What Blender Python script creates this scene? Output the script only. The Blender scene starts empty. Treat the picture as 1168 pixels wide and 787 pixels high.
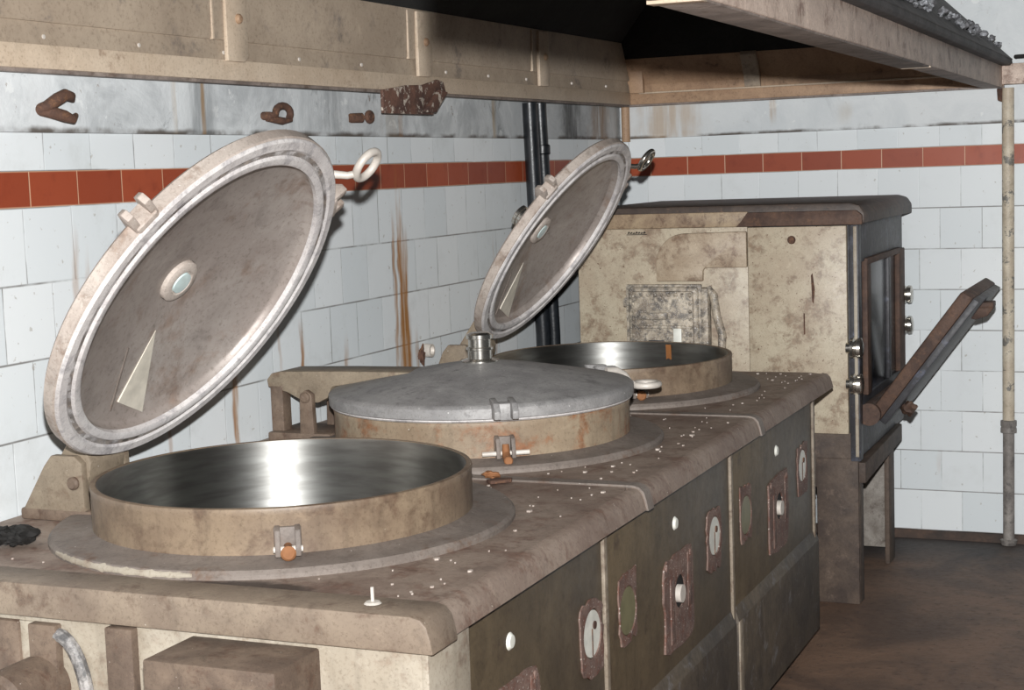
import bpy, bmesh, math, random
from mathutils import Vector, Matrix, noise as mnoise
random.seed(7)
T = 0.152            # one wall tile, in metres; all layout below is in tiles
ZF = 0.2             # floor lies this far under the lowest tile course
sc = bpy.context.scene
col = sc.collection
R = math.radians

# ------------------------------------------------------------------ nodes
class NB:
    def __init__(s, name):
        s.m = bpy.data.materials.new(name); s.m.use_nodes = True
        s.t = s.m.node_tree; s.t.nodes.clear()
        s.out = s.t.nodes.new('ShaderNodeOutputMaterial')
        s.b = s.t.nodes.new('ShaderNodeBsdfPrincipled')
        s.t.links.new(s.b.outputs[0], s.out.inputs[0])
        s.co = s.t.nodes.new('ShaderNodeTexCoord').outputs['Object']
    def put(s, inp, v):
        if isinstance(v, bpy.types.NodeSocket): s.t.links.new(v, inp)
        elif isinstance(v, (tuple, list)) and len(v) == 3 and inp.type == 'RGBA': inp.default_value = (*v, 1)
        else: inp.default_value = v
    def math(s, op, a, b=None, c=None):
        n = s.t.nodes.new('ShaderNodeMath'); n.operation = op
        for i, v in enumerate((a, b, c)):
            if v is not None: s.put(n.inputs[i], v)
        return n.outputs[0]
    def mix(s, f, a, b, mode='MIX'):
        n = s.t.nodes.new('ShaderNodeMix'); n.data_type = 'RGBA'; n.blend_type = mode
        s.put(n.inputs[0], f); s.put(n.inputs[6], a); s.put(n.inputs[7], b)
        return n.outputs[2]
    def noise(s, scale, detail=4, rough=.55, vec=None, dist=0):
        n = s.t.nodes.new('ShaderNodeTexNoise'); s.put(n.inputs['Vector'], vec or s.co)
        n.inputs['Scale'].default_value = scale; n.inputs['Detail'].default_value = detail
        n.inputs['Roughness'].default_value = rough; n.inputs['Distortion'].default_value = dist
        return n.outputs[0]
    def ss(s, v, a, b):
        n = s.t.nodes.new('ShaderNodeMapRange'); n.interpolation_type = 'SMOOTHSTEP'
        s.put(n.inputs[0], v); s.put(n.inputs[1], a); s.put(n.inputs[2], b)
        return n.outputs[0]
    def stretch(s, sx, sy, sz):
        n = s.t.nodes.new('ShaderNodeMapping'); s.put(n.inputs[0], s.co); n.inputs[3].default_value = (sx, sy, sz)
        return n.outputs[0]
    def xyz(s, v=None):
        n = s.t.nodes.new('ShaderNodeSeparateXYZ'); s.put(n.inputs[0], v or s.co); return n.outputs
    def comb(s, x, y, z):
        n = s.t.nodes.new('ShaderNodeCombineXYZ')
        for i, v in enumerate((x, y, z)): s.put(n.inputs[i], v)
        return n.outputs[0]
    def bump(s, h, strength=.3, dist=.01):
        n = s.t.nodes.new('ShaderNodeBump'); n.inputs['Strength'].default_value = strength
        n.inputs['Distance'].default_value = dist; s.put(n.inputs['Height'], h)
        s.t.links.new(n.outputs[0], s.b.inputs['Normal'])
    def set(s, **k):
        for a, v in k.items(): s.put(s.b.inputs[a.replace('_', ' ')], v)

def c8(r, g, b):
    f = lambda v: ((v/255+.055)/1.055)**2.4 if v > 10 else v/255/12.92
    return (f(r), f(g), f(b))

def grime(name, a, b, rust=None, thr=.6, scale=9, rough=.6, metal=0., bump=.3, streak=0., speck=None, sthr=.7, rscale=None, soft=.10, bscale=60, amt=.75, mids=.55, stain=None):
    """weathered surface: two blotchy base tones, rust patches, pale or dark specks"""
    n = NB(name)
    n1 = n.noise(scale, 6, .62, dist=.4)
    base = n.mix(n.ss(n1, .32, .68), a, b)
    fine = n.noise(scale*9, 4, .7)
    base = n.mix(n.ss(fine, .45, .75), base, n.mix(.35, base, b))
    mid = n.noise(scale*3.3, 6, .7, dist=.5)
    base = n.mix(n.math('MULTIPLY', n.ss(mid, .5, .72), mids), base, tuple(x*.62 for x in b))
    base = n.mix(n.math('MULTIPLY', n.ss(mid, .42, .28), .4), base, tuple(min(1, x*1.3) for x in a))
    grain = n.noise(scale*26, 4, .75)
    base = n.mix(n.ss(grain, .30, .5), n.mix(1.0, base, (.72, .70, .68), 'MULTIPLY'), base)
    if streak:
        st = n.noise(1, 4, .6, vec=n.stretch(scale*6, scale*6, scale*.45))
        base = n.mix(n.math('MULTIPLY', n.ss(st, .5, .72), streak), base, n.mix(.6, base, tuple(x*.35 for x in b)))
    rg = rough
    if rust:
        r1 = n.noise(rscale or scale*2.3, 8, .68, dist=.3)
        r1 = n.math('MULTIPLY_ADD', n.math('SUBTRACT', n.noise(scale*11, 5, .7), .5), .28, r1)
        m = n.math('MULTIPLY', n.ss(r1, thr-soft, thr+soft), amt)
        tone = n.mix(n.ss(n.noise(scale*12, 3), .35, .65), rust, tuple(x*.6 for x in rust))
        base = n.mix(m, base, tone)
    if speck:
        m = n.ss(n.noise(scale*14, 3, .6), sthr, sthr+.04)
        base = n.mix(m, base, speck)
    if stain:      # one burnt patch with a shape of its own
        o = n.xyz(); sx, sy, rx, ry = (q*T for q in stain)
        d = n.math('ADD', n.math('POWER', n.math('ABSOLUTE', n.math('DIVIDE', n.math('SUBTRACT', o[0], sx), rx)), 2.0), n.math('POWER', n.math('ABSOLUTE', n.math('DIVIDE', n.math('SUBTRACT', o[1], sy), ry)), 2.0))
        d = n.math('ADD', d, n.math('MULTIPLY', n.math('SUBTRACT', mid, .5), 2.4))
        base = n.mix(n.math('MULTIPLY', n.math('SUBTRACT', 1.0, n.ss(d, .15, 1.1)), .85), base, c8(40, 33, 30))
    n.set(Base_Color=base, Roughness=n.math('MULTIPLY_ADD', fine, .25, rg-.12), Metallic=metal)
    n.bump(n.math('MULTIPLY_ADD', n.noise(bscale, 5, .65), .5, n1), bump, .004)
    return n.m

def plain(name, c, rough=.5, metal=0., bump=0.):
    n = NB(name); v = n.noise(25, 4)
    n.set(Base_Color=n.mix(n.ss(v, .3, .75), c, tuple(x*.75 for x in c)), Roughness=rough, Metallic=metal)
    if bump: n.bump(n.noise(70, 4), bump, .003)
    return n.m

def tile_mat(name, axis, red0, tw, white0, streaks, sign_dirt=1.):
    n = NB(name); o = n.xyz()
    u = n.math('DIVIDE', o[axis], T); v = n.math('SUBTRACT', n.math('DIVIDE', o[2], T), ZF)
    row = n.math('FLOOR', v)
    isup = n.math('GREATER_THAN', v, 9.0)
    isred = n.math('MULTIPLY', isup, n.math('LESS_THAN', v, 9.47))
    par = n.math('MODULO', row, 2.0)
    uw = n.math('ADD', n.math('DIVIDE', n.math('SUBTRACT', u, white0), tw), n.math('MULTIPLY', n.math('SUBTRACT', 1.0, par), .5))
    ur = n.math('DIVIDE', n.math('SUBTRACT', u, red0), tw)
    uu = n.math('ADD', n.math('MULTIPLY', isred, ur), n.math('MULTIPLY', n.math('SUBTRACT', 1.0, isred), uw))
    fu = n.math('FRACT', uu); du = n.math('MULTIPLY', n.math('MINIMUM', fu, n.math('SUBTRACT', 1.0, fu)), tw)
    fv = n.math('FRACT', v); dv0 = n.math('MINIMUM', fv, n.math('SUBTRACT', 1.0, fv))
    dv = n.math('MINIMUM', dv0, n.math('ABSOLUTE', n.math('SUBTRACT', v, 9.47)))
    wob = n.math('MULTIPLY', n.math('SUBTRACT', n.noise(9, 4), .5), .012)
    gv = n.math('SUBTRACT', 1.0, n.ss(n.math('ADD', du, wob), .002, .016))
    gh = n.math('SUBTRACT', 1.0, n.ss(n.math('ADD', dv, wob), .004, .021))
    br = n.noise(3.2, 5, .7)
    gvw = n.math('MULTIPLY', gv, n.ss(br, .40, .66))
    ghw = n.math('MULTIPLY', gh, n.ss(n.noise(2.1, 5, .7), .34, .55))
    grout = n.math('MAXIMUM', gvw, ghw)
    # per-tile tone
    wn = n.t.nodes.new('ShaderNodeTexWhiteNoise'); wn.noise_dimensions = '2D'
    n.put(wn.inputs[0], n.comb(n.math('FLOOR', uu), row, 0.0))
    tone = wn.outputs[0]
    white = n.mix(tone, c8(210, 216, 218), c8(222, 226, 227))
    dirt = n.noise(5, 7, .7)
    white = n.mix(n.math('MULTIPLY', n.ss(dirt, .5, .75), .35*sign_dirt), white, c8(176, 178, 174))
    white = n.mix(n.math('MULTIPLY', n.ss(n.noise(55, 3), .66, .72), .5), white, c8(150, 140, 125))
    white = n.mix(n.math('MULTIPLY', grout, .8), white, c8(92, 86, 80))
    red = n.mix(tone, c8(138, 62, 38), c8(158, 74, 45))
    red = n.mix(n.ss(n.noise(22, 5), .5, .8), red, c8(128, 54, 32))
    red = n.mix(n.math('MULTIPLY', n.math('MAXIMUM', gv, n.math('MULTIPLY', gh, .7)), .85), red, c8(205, 170, 140))
    c = n.mix(isred, white, red)
    # running stains of rust, each with its own place and shape
    st = n.noise(1, 5, .6, vec=n.stretch(34, 34, 3.2)); wv = n.math('MULTIPLY', n.math('SUBTRACT', n.noise(1, 3, .5, vec=n.stretch(5, 5, 5)), .5), .5)
    ud = n.math('ADD', u, wv)
    for (y0, zt, zb, w, k) in streaks:
        d = n.math('ABSOLUTE', n.math('SUBTRACT', ud, y0))
        m = n.math('SUBTRACT', 1.0, n.ss(d, w*.25, w))
        m = n.math('MULTIPLY', m, n.math('MULTIPLY', n.ss(v, zb-.3, zb+.15), n.math('SUBTRACT', 1.0, n.ss(v, zt-.8, zt))))
        m = n.math('MULTIPLY', m, n.math('MULTIPLY', n.ss(st, .3, .62), k))
        c = n.mix(m, c, n.mix(st, c8(190, 140, 70), c8(120, 66, 28)))
    n.set(Base_Color=c, Roughness=n.math('MULTIPLY_ADD', dirt, .3, .3))
    n.b.inputs['Specular IOR Level'].default_value = .35
    hgt = n.math('SUBTRACT', n.math('MULTIPLY', n.noise(8, 3), .35), n.math('MAXIMUM', gv, gh))
    n.bump(hgt, .25, .002)
    return n.m

def plaster_mat(name, axis, streaks, dirty=1.):
    n = NB(name); o = n.xyz()
    u = n.math('DIVIDE', o[axis], T); v = n.math('SUBTRACT', n.math('DIVIDE', o[2], T), ZF)
    a = n.noise(4.5, 8, .68, dist=.6)
    c = n.mix(n.ss(a, .38, .66), c8(216, 220, 221), tuple(x*(1-.34*dirty) for x in c8(216, 221, 223)))
    c = n.mix(n.math('MULTIPLY', n.ss(n.noise(7, 6, .7, dist=.8), .58, .70), .6*dirty), c, c8(118, 122, 124))
    c = n.mix(n.math('MULTIPLY', n.ss(n.noise(12, 5, .6), .62, .66), .7), c, c8(228, 231, 230))
    c = n.mix(n.math('MULTIPLY', n.ss(n.noise(26, 6, .7), .64, .70), .7*dirty), c, c8(120, 98, 78))
    lip = n.math('SUBTRACT', 1.0, n.ss(n.math('ADD', v, n.math('MULTIPLY', n.noise(14, 4), .12)), 10.05, 10.13))
    c = n.mix(n.math('MULTIPLY', lip, n.ss(n.noise(6, 5), .38, .55)), c, c8(96, 90, 84))
    st = n.noise(1, 5, .6, vec=n.stretch(30, 30, 3))
    for (y0, zt, zb, w, k, cc) in streaks:
        d = n.math('ABSOLUTE', n.math('SUBTRACT', n.math('ADD', u, n.math('MULTIPLY', n.math('SUBTRACT', n.noise(9, 3), .5), w)), y0))
        m = n.math('MULTIPLY', n.math('SUBTRACT', 1.0, n.ss(d, w*.2, w)), n.math('MULTIPLY', n.ss(v, zb-.2, zb+.2), n.math('SUBTRACT', 1.0, n.ss(v, zt-.3, zt+.1))))
        m = n.math('MULTIPLY', m, n.math('MULTIPLY', n.ss(st, .25, .6), k))
        c = n.mix(m, c, cc)
    n.set(Base_Color=c, Roughness=.75)
    n.bump(n.math('MULTIPLY_ADD', n.noise(40, 5), .4, a), .5, .006)
    return n.m

M = {}
ANI = 0.25
def mats():
    g = grime
    M['top'] = g('top_plate_steel', c8(150, 134, 121), c8(122, 104, 93), c8(112, 82, 68), .57, 6, .6, .0, .3, speck=c8(196, 186, 176), sthr=.72)
    M['top_burnt'] = g('burnt_top_plate_steel', c8(150, 134, 121), c8(122, 104, 93), c8(112, 82, 68), .57, 6, .6, .0, .3, speck=c8(196, 186, 176), sthr=.72, stain=(1.25, -2.83, .95, .26))
    M['nose'] = g('plate_edge', c8(144, 129, 112), c8(123, 108, 94), c8(98, 76, 62), .62, 8, .6, 0, .25, speck=c8(192, 182, 168), sthr=.73)
    M['front'] = g('front_panel_steel', c8(95, 82, 63), c8(76, 65, 50), c8(64, 50, 40), .64, 5, .5, .0, .15, streak=.4)
    M['lower'] = g('lower_panel_steel', c8(94, 83, 69), c8(68, 60, 52), c8(140, 138, 140), .64, 8, .6, 0, .3, streak=.6)
    M['cream'] = g('cream_paint', c8(173, 164, 149), c8(157, 146, 129), c8(134, 112, 94), .62, 6, .55, 0, .2, streak=.35, mids=.4)
    M['brown'] = g('brown_iron', c8(119, 102, 87), c8(91, 76, 65), c8(88, 62, 48), .60, 10, .7, 0, .5, speck=c8(180, 170, 160), sthr=.71)
    M['kettle'] = g('kettle_enamel', c8(140, 122, 101), c8(116, 98, 81), c8(96, 74, 60), .60, 6, .5, 0, .2, streak=.5, speck=c8(184, 174, 158), sthr=.75)
    M['kettle_rust'] = g('rusted_kettle_enamel', c8(156, 140, 118), c8(133, 115, 95), c8(142, 86, 48), .58, 5, .55, 0, .3, streak=.5, speck=c8(206, 198, 186), sthr=.73)
    M['flange'] = g('flange_iron', c8(130, 120, 112), c8(108, 98, 91), c8(110, 84, 66), .62, 6, .62, 0, .4, speck=c8(200, 194, 188), sthr=.72)
    M['rim'] = g('rim_metal', c8(176, 158, 136), c8(140, 118, 96), c8(120, 80, 56), .6, 16, .45, .2, .3)
    M['lid'] = g('lid_casting', c8(194, 183, 173), c8(170, 157, 147), c8(148, 126, 110), .60, 8, .6, .0, .4, speck=c8(214, 210, 204), sthr=.69)
    M['lidtop'] = g('lid_zinc_top', c8(168, 166, 164), c8(141, 139, 138), c8(96, 92, 92), .66, 8, .55, .15, .25, speck=c8(208, 206, 202), sthr=.7)
    M['ring'] = g('white_ring_paint', c8(224, 220, 217), c8(200, 195, 193), c8(152, 148, 152), .58, 9, .55, 0, .3, speck=c8(120, 104, 92), sthr=.75, amt=.6)
    M['liner'] = g('lid_inner_sheet', c8(171, 162, 155), c8(150, 139, 132), c8(138, 112, 94), .62, 3.5, .42, .2, .1, amt=.6)
    M['patch'] = plain('pale_liner_metal', c8(226, 218, 202), .4, .1)
    M['glass'] = plain('pale_sight_glass', c8(214, 232, 230), .12)
    M['chrome'] = plain('dull_chrome', c8(210, 206, 198), .22, .95)
    M['pale'] = plain('pale_worn_metal', c8(214, 206, 196), .5, .1, .3)
    M['orange'] = plain('orange_rust', c8(146, 98, 62), .8, 0, .5)
    M['rust'] = g('flaking_rust', c8(98, 70, 56), c8(68, 48, 40), c8(140, 100, 70), .6, 25, .85, 0, .8)
    M['rustplate'] = g('rusted_cover_plate', c8(128, 106, 96), c8(98, 78, 71), c8(110, 66, 50), .56, 14, .7, 0, .6, speck=c8(190, 180, 172), sthr=.63)
    M['white'] = plain('white_dial_enamel', c8(232, 232, 222), .4)
    M['olive'] = plain('olive_dial_face', c8(120, 116, 86), .4)
    M['dark'] = plain('dark_gap', c8(26, 24, 22), .8)
    M['black'] = g('black_pipe_paint', c8(36, 40, 44), c8(20, 22, 25), c8(70, 74, 78), .7, 12, .35, 0, .3)
    M['hood'] = g('hood_beige_paint', c8(202, 185, 164), c8(188, 169, 147), c8(124, 92, 70), .69, 6, .55, 0, .12, speck=c8(116, 86, 66), sthr=.74, mids=.3)
    M['hoodpanel'] = g('hood_panel_paint', c8(176, 160, 141), c8(158, 142, 124), c8(112, 104, 100), .64, 4, .6, 0, .12, mids=.3)
    M['hoodback'] = g('hood_back_paint', c8(172, 142, 114), c8(152, 122, 97), c8(84, 62, 48), .65, 7, .6, 0, .25)
    M['beam'] = g('hood_front_paint', c8(212, 193, 178), c8(182, 163, 150), c8(124, 94, 80), .6, 8, .6, 0, .5, speck=c8(232, 220, 208), sthr=.68)
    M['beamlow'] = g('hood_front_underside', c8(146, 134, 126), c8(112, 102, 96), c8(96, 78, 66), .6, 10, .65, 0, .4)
    M['roof'] = g('hood_dusty_roof', c8(84, 80, 80), c8(60, 58, 58), c8(110, 104, 100), .66, 8, .8, 0, .4)
    M['hoodshade'] = g('painted_shade_sheet', c8(34, 34, 32), c8(24, 24, 23), rough=.95, bump=.2)  # shade inside the upper hood, painted into the sheet colour
    M['postlow'] = g('grey_worn_pipe', c8(150, 144, 138), c8(114, 108, 104), c8(78, 74, 72), .58, 12, .6, 0, .4)
    M['arm'] = g('hinge_arm_paint', c8(145, 132, 113), c8(123, 110, 94), c8(106, 84, 68), .6, 8, .6, 0, .4, speck=c8(194, 188, 180), sthr=.72)
    M['seam'] = g('seam_strip_paint', c8(150, 138, 122), c8(122, 110, 95), c8(104, 84, 68), .58, 12, .6, 0, .3)
    M['strap'] = g('mottled_strap', c8(176, 172, 168), c8(104, 102, 102), c8(52, 52, 54), .52, 14, .6, 0, .4)
    M['dust'] = g('dust_clumps', c8(128, 128, 132), c8(76, 75, 76), c8(206, 210, 216), .56, 22, .9, 0, .8)
    M['cab'] = g('cabinet_cream_enamel', c8(188, 177, 155), c8(173, 158, 137), c8(124, 97, 77), .565, 9, .45, 0, .15, speck=c8(106, 82, 64), sthr=.66, rscale=19, amt=.65, mids=.3)
    M['cabduct'] = g('cabinet_duct_paint', c8(184, 168, 146), c8(160, 141, 119), c8(118, 90, 70), .56, 10, .5, 0, .2, speck=c8(98, 76, 60), sthr=.66, mids=.4, rscale=18)
    M['cabdark'] = g('cabinet_dark_steel', c8(65, 65, 68), c8(45, 44, 47), c8(100, 104, 118), .60, 7, .5, .1, .3, speck=c8(120, 100, 86), sthr=.70)
    M['cabtop'] = g('cabinet_brown_top', c8(78, 65, 56), c8(56, 46, 41), c8(128, 99, 78), .66, 12, .55, 0, .4)
    M['cabband'] = g('cabinet_brown_band', c8(166, 146, 118), c8(126, 104, 84), c8(90, 62, 46), .58, 10, .55, 0, .3)
    M['cabrust'] = g('cabinet_rusty_steel', c8(95, 72, 59), c8(66, 49, 42), c8(112, 82, 62), .60, 12, .7, .1, .5)
    M['legs'] = g('cabinet_stand_iron', c8(90, 76, 65), c8(64, 53, 47), c8(114, 97, 85), .64, 10, .7, 0, .5)
    M['box'] = g('cast_switch_box', c8(206, 194, 174), c8(140, 128, 114), c8(84, 82, 82), .53, 20, .5, .1, .9, speck=c8(220, 218, 214), sthr=.62, bscale=110, mids=.3)
    M['post'] = g('flaking_cream_pipe', c8(206, 196, 176), c8(180, 166, 146), c8(84, 88, 92), .58, 9, .55, 0, .4, soft=.03)
    M['streakrust'] = plain('rust_run', c8(150, 96, 50), .7)
    n = NB('stainless_bowl')
    st = n.noise(1, 3, .5, vec=n.stretch(9, 9, 60))
    tg = n.t.nodes.new('ShaderNodeTangent'); tg.direction_type = 'RADIAL'; tg.axis = 'Z'
    n.set(Base_Color=n.mix(n.ss(st, .3, .7), c8(176, 176, 172), c8(150, 149, 145)), Metallic=1.0,
          Roughness=n.math('MULTIPLY_ADD', st, .06, .47), Anisotropic=.85, Anisotropic_Rotation=ANI, Tangent=tg.outputs[0])
    M['bowl'] = n.m
    n = NB('wet_brown_floor')
    a = n.noise(3, 8, .68, dist=.5); f = n.noise(40, 5, .7)
    c = n.mix(n.ss(a, .35, .65), c8(122, 96, 78), c8(88, 70, 59))
    c = n.mix(n.ss(f, .55, .75), c, c8(50, 42, 38))
    o = n.xyz()
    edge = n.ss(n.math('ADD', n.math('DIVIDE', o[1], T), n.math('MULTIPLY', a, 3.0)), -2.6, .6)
    c = n.mix(n.math('MULTIPLY', edge, .8), c, c8(36, 35, 36))      # darker towards the back wall
    c = n.mix(n.ss(n.noise(90, 2), .76, .79), c, c8(150, 146, 138))
    n.set(Base_Color=c, Roughness=n.math('MULTIPLY_ADD', f, .35, .42)); n.bump(n.math('ADD', a, f), .5, .006)
    M['floor'] = n.m
mats()

# ------------------------------------------------------------------ mesh building
class MB:
    def __init__(s, xf=None): s.bm = bmesh.new(); s.xf = xf
    def add(s, bm):
        mp = {}
        for v in bm.verts:
            p = Vector(v.co)
            if s.xf: p = s.xf(p)
            mp[v] = s.bm.verts.new(p)
        for f in bm.faces:
            try: s.bm.faces.new([mp[v] for v in f.verts])
            except ValueError: pass
        bm.free(); return s
    def _bev(s, bm, w, seg=2):
        if w: bmesh.ops.bevel(bm, geom=list(bm.edges), offset=w, segments=seg, profile=.5, affect='EDGES', clamp_overlap=True)
    def box(s, x0, x1, y0, y1, z0, z1, bevel=.02, seg=2):
        bm = bmesh.new(); bmesh.ops.create_cube(bm, size=1)
        for v in bm.verts: v.co = Vector((x0+(v.co.x+.5)*(x1-x0), y0+(v.co.y+.5)*(y1-y0), z0+(v.co.z+.5)*(z1-z0)))
        s._bev(bm, bevel, seg); return s.add(bm)
    def prism(s, poly, axis, a0, a1, bevel=0):
        """polygon in the two other axes, in order (x,y,z without axis), extruded from a0 to a1"""
        bm = bmesh.new(); A = 'xyz'.index(axis)
        def P(p, a):
            q = list(p); q.insert(A, a); return q
        lo = [bm.verts.new(P(p, a0)) for p in poly]; hi = [bm.verts.new(P(p, a1)) for p in poly]
        bm.faces.new(lo); bm.faces.new(hi[::-1])
        for i in range(len(poly)):
            j = (i+1) % len(poly); bm.faces.new((lo[i], lo[j], hi[j], hi[i]))
        bmesh.ops.recalc_face_normals(bm, faces=bm.faces[:])
        s._bev(bm, bevel, 2); return s.add(bm)
    def lathe(s, prof, c=(0, 0, 0), axis='z', n=72, closed=False):
        bm = bmesh.new(); c = Vector(c); rings = []
        for r, h in prof:
            if r < 1e-6: ring = [None]
            else: ring = []
            for k in range(1 if r < 1e-6 else n):
                t = 2*math.pi*k/n; a, b = r*math.cos(t), r*math.sin(t)
                p = {'z': (a, b, h), 'x': (h, a, b), 'y': (a, h, b)}[axis]
                v = bm.verts.new(c+Vector(p))
                if r < 1e-6: ring = [v]
                else: ring.append(v)
            rings.append(ring)
        if closed: rings.append(rings[0])
        for A, B in zip(rings, rings[1:]):
            for k in range(n):
                l = (k+1) % n
                q = [A[k % len(A)], A[l % len(A)], B[l % len(B)], B[k % len(B)]]
                u = []
                for v in q:
                    if v not in u: u.append(v)
                if len(u) > 2:
                    try: bm.faces.new(u)
                    except ValueError: pass
        bmesh.ops.recalc_face_normals(bm, faces=bm.faces[:])
        return s.add(bm)
    def tube(s, pts, r, n=12, closed=False, cap=True):
        bm = bmesh.new(); P = [Vector(p) for p in pts]; m = len(P); rings = []
        rr = r if isinstance(r, (list, tuple)) else [r]*m
        up = None
        for i in range(m):
            a = P[(i-1) % m] if (closed or i) else P[0]; b = P[(i+1) % m] if (closed or i < m-1) else P[-1]
            d = (b-a).normalized()
            if up is None: up = d.orthogonal().normalized()
            up = (up-d*up.dot(d)).normalized(); w = d.cross(up)
            rings.append([bm.verts.new(P[i]+rr[i]*(math.cos(2*math.pi*k/n)*up+math.sin(2*math.pi*k/n)*w)) for k in range(n)])
        R2 = rings+[rings[0]] if closed else rings
        for A, B in zip(R2, R2[1:]):
            for k in range(n): bm.faces.new((A[k], A[(k+1) % n], B[(k+1) % n], B[k]))
        if cap and not closed: bm.faces.new(rings[0][::-1]); bm.faces.new(rings[-1])
        bmesh.ops.recalc_face_normals(bm, faces=bm.faces[:])
        return s.add(bm)
    def lump(s, c, r, seed=0, rough=.35, sub=3, sq=(1, 1, 1)):
        bm = bmesh.new(); bmesh.ops.create_icosphere(bm, subdivisions=sub, radius=1)
        for v in bm.verts:
            k = 1+rough*mnoise.noise(v.co*1.7+Vector((seed*3.1, seed, 0)))*1.6
            v.co = Vector(c)+Vector((v.co.x*sq[0], v.co.y*sq[1], v.co.z*sq[2]))*r*k
        return s.add(bm)
    def holeplate(s, y0, y1, z0, z1, hy, hz, hr, x0, x1, n=32, hry=None, jag=0):
        """upright plate facing +x with a round hole through it"""
        bm = bmesh.new(); hry = hry or hr; fr = []
        for x in (x1, x0):
            inn, out = [], []
            for k in range(n):
                t = 2*math.pi*k/n; c, d = math.cos(t), math.sin(t)
                inn.append(bm.verts.new((x, hy+hry*c, hz+hr*d)))
                ty = ((y1-hy)/c if c > 0 else (y0-hy)/c) if abs(c) > 1e-6 else 1e9
                tz = ((z1-hz)/d if d > 0 else (z0-hz)/d) if abs(d) > 1e-6 else 1e9
                q = min(ty, tz)*(1-jag*abs(mnoise.noise(Vector((hy*7+c*2, d*2, 3)))))
                out.append(bm.verts.new((x, hy+q*c, hz+q*d)))
            fr.append((inn, out))
        (i1, o1), (i0, o0) = fr
        for k in range(n):
            l = (k+1) % n
            bm.faces.new((i1[k], o1[k], o1[l], i1[l])); bm.faces.new((i0[k], i0[l], o0[l], o0[k]))
            bm.faces.new((o1[k], o0[k], o0[l], o1[l])); bm.faces.new((i1[k], i1[l], i0[l], i0[k]))
        bmesh.ops.recalc_face_normals(bm, faces=bm.faces[:])
        return s.add(bm)

def slab(pts, th):
    """thick sheet: polygon in 3-D pushed along its normal"""
    m = MB(); bm = bmesh.new(); P = [Vector(p) for p in pts]
    nn = (P[1]-P[0]).cross(P[2]-P[0]).normalized()*th
    a = [bm.verts.new(p) for p in P]; b = [bm.verts.new(p+nn) for p in P]
    bm.faces.new(a); bm.faces.new(b[::-1])
    for k in range(len(P)): bm.faces.new((a[k], a[(k+1) % len(P)], b[(k+1) % len(P)], b[k]))
    bmesh.ops.recalc_face_normals(bm, faces=bm.faces[:]); return m.add(bm)
def W(p): return Vector((p[0]*T, p[1]*T, (p[2]+ZF)*T))
def wloc(o):
    v = Vector(o.location)
    while o.parent: o = o.parent; v += o.location
    return v
def obj(name, mb, m, parent=None, at=None, smooth=35):
    """one mesh object; its origin is its parent's, or `at` (tiles)"""
    me = bpy.data.meshes.new(name)
    base = wloc(parent) if parent else (W(at) if at else Vector((0, 0, 0)))
    for v in mb.bm.verts: v.co = W(v.co)-base
    mb.bm.to_mesh(me); mb.bm.free()
    me.shade_smooth(); me.set_sharp_from_angle(angle=R(smooth))
    me.materials.append(M[m] if isinstance(m, str) else m)
    o = bpy.data.objects.new(name, me); col.objects.link(o)
    if parent: o.parent = parent
    else: o.location = base
    return o
def tag(o, label, cat, group=None, kind=None):
    o['label'] = label; o['category'] = cat
    if group: o['group'] = group
    if kind: o['kind'] = kind
    return o
def thing(name, label, cat, at, group=None):
    o = bpy.data.objects.new(name, None); col.objects.link(o); o.location = W(at); o.empty_display_size = .05
    return tag(o, label, cat, group)
def struct(name, mb, m, label, cat):
    o = obj(name, mb, m); tag(o, label, cat, kind='structure'); return o

# ------------------------------------------------------------------ the room
LEFT = [(-12.98, 8.8, 5.6, .10, .8), (-12.74, 9.6, 4.6, .14, 1.), (-12.55, 8.4, 4.6, .16, 1.), (-12.62, 7.0, 4.6, .34, .9), (-12.15, 6.4, 5.0, .10, .8),
        (-16.45, 7.0, 4.6, .10, .9), (-14.95, 6.6, 4.6, .10, .7), (-18.6, 6.9, 4.6, .12, .9), (-22.3, 8.9, 6.5, .12, .45), (-22.05, 8.6, 6.8, .06, .4), (-17.2, 8.8, 6.0, .06, .35), (-8.3, 8, 5, .05, .4), (-20.4, 7.3, 5.0, .07, .4)]
m_left = tile_mat('left_wall_tiles', 1, -23.12, .974, -14.03, LEFT)
m_back = tile_mat('back_wall_tiles', 0, 3.842, .992, 7.21, [(8.15, 2.2, 1.6, .08, .3)], .6)
struct('wall_left', MB().box(-.6, 0, -46, .0, -1.2, 22, 0), m_left, 'white tiled left wall with one red tile course', 'wall')
struct('wall_back', MB().box(-.6, 24, 0, .6, -1.2, 22, 0), m_back, 'white tiled back wall with one red tile course', 'wall')
struct('floor', MB().box(-.6, 24, -46, .6, -1.0, -.2, 0), 'floor', 'dark brown stained floor', 'floor')
pl = plaster_mat('left_plaster', 1, [(-19.2, 12, 9.9, .55, .7, c8(120, 124, 126)), (-19.15, 12, 9.7, .08, .8, c8(150, 116, 70)), (-19.9, 11.5, 10, .08, .5, c8(176, 150, 110)), (-15.2, 11, 10, .5, .6, c8(118, 122, 124)), (-12.6, 11, 9.9, .12, .7, c8(160, 120, 76)), (-13.0, 10.7, 9.9, .5, .3, c8(150, 130, 100)), (-3.6, 11, 9.9, .9, .9, c8(58, 60, 60)), (-1.6, 11, 9.9, .9, .8, c8(150, 116, 80)), (-8.2, 11, 9.9, .15, .6, c8(170, 140, 90))])
pb = plaster_mat('back_plaster', 0, [(1.3, 11, 9.9, 1.3, .6, c8(176, 146, 108)), (4.15, 11, 10.3, .12, .6, c8(170, 136, 90)), (5.9, 10.7, 10.2, .3, .3, c8(180, 165, 140))], .3)
struct('trim_1', MB().box(0, .07, -46, 0, 9.97, 22, .02), pl, 'stained grey white plaster above the left wall tiles', 'plaster')
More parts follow.
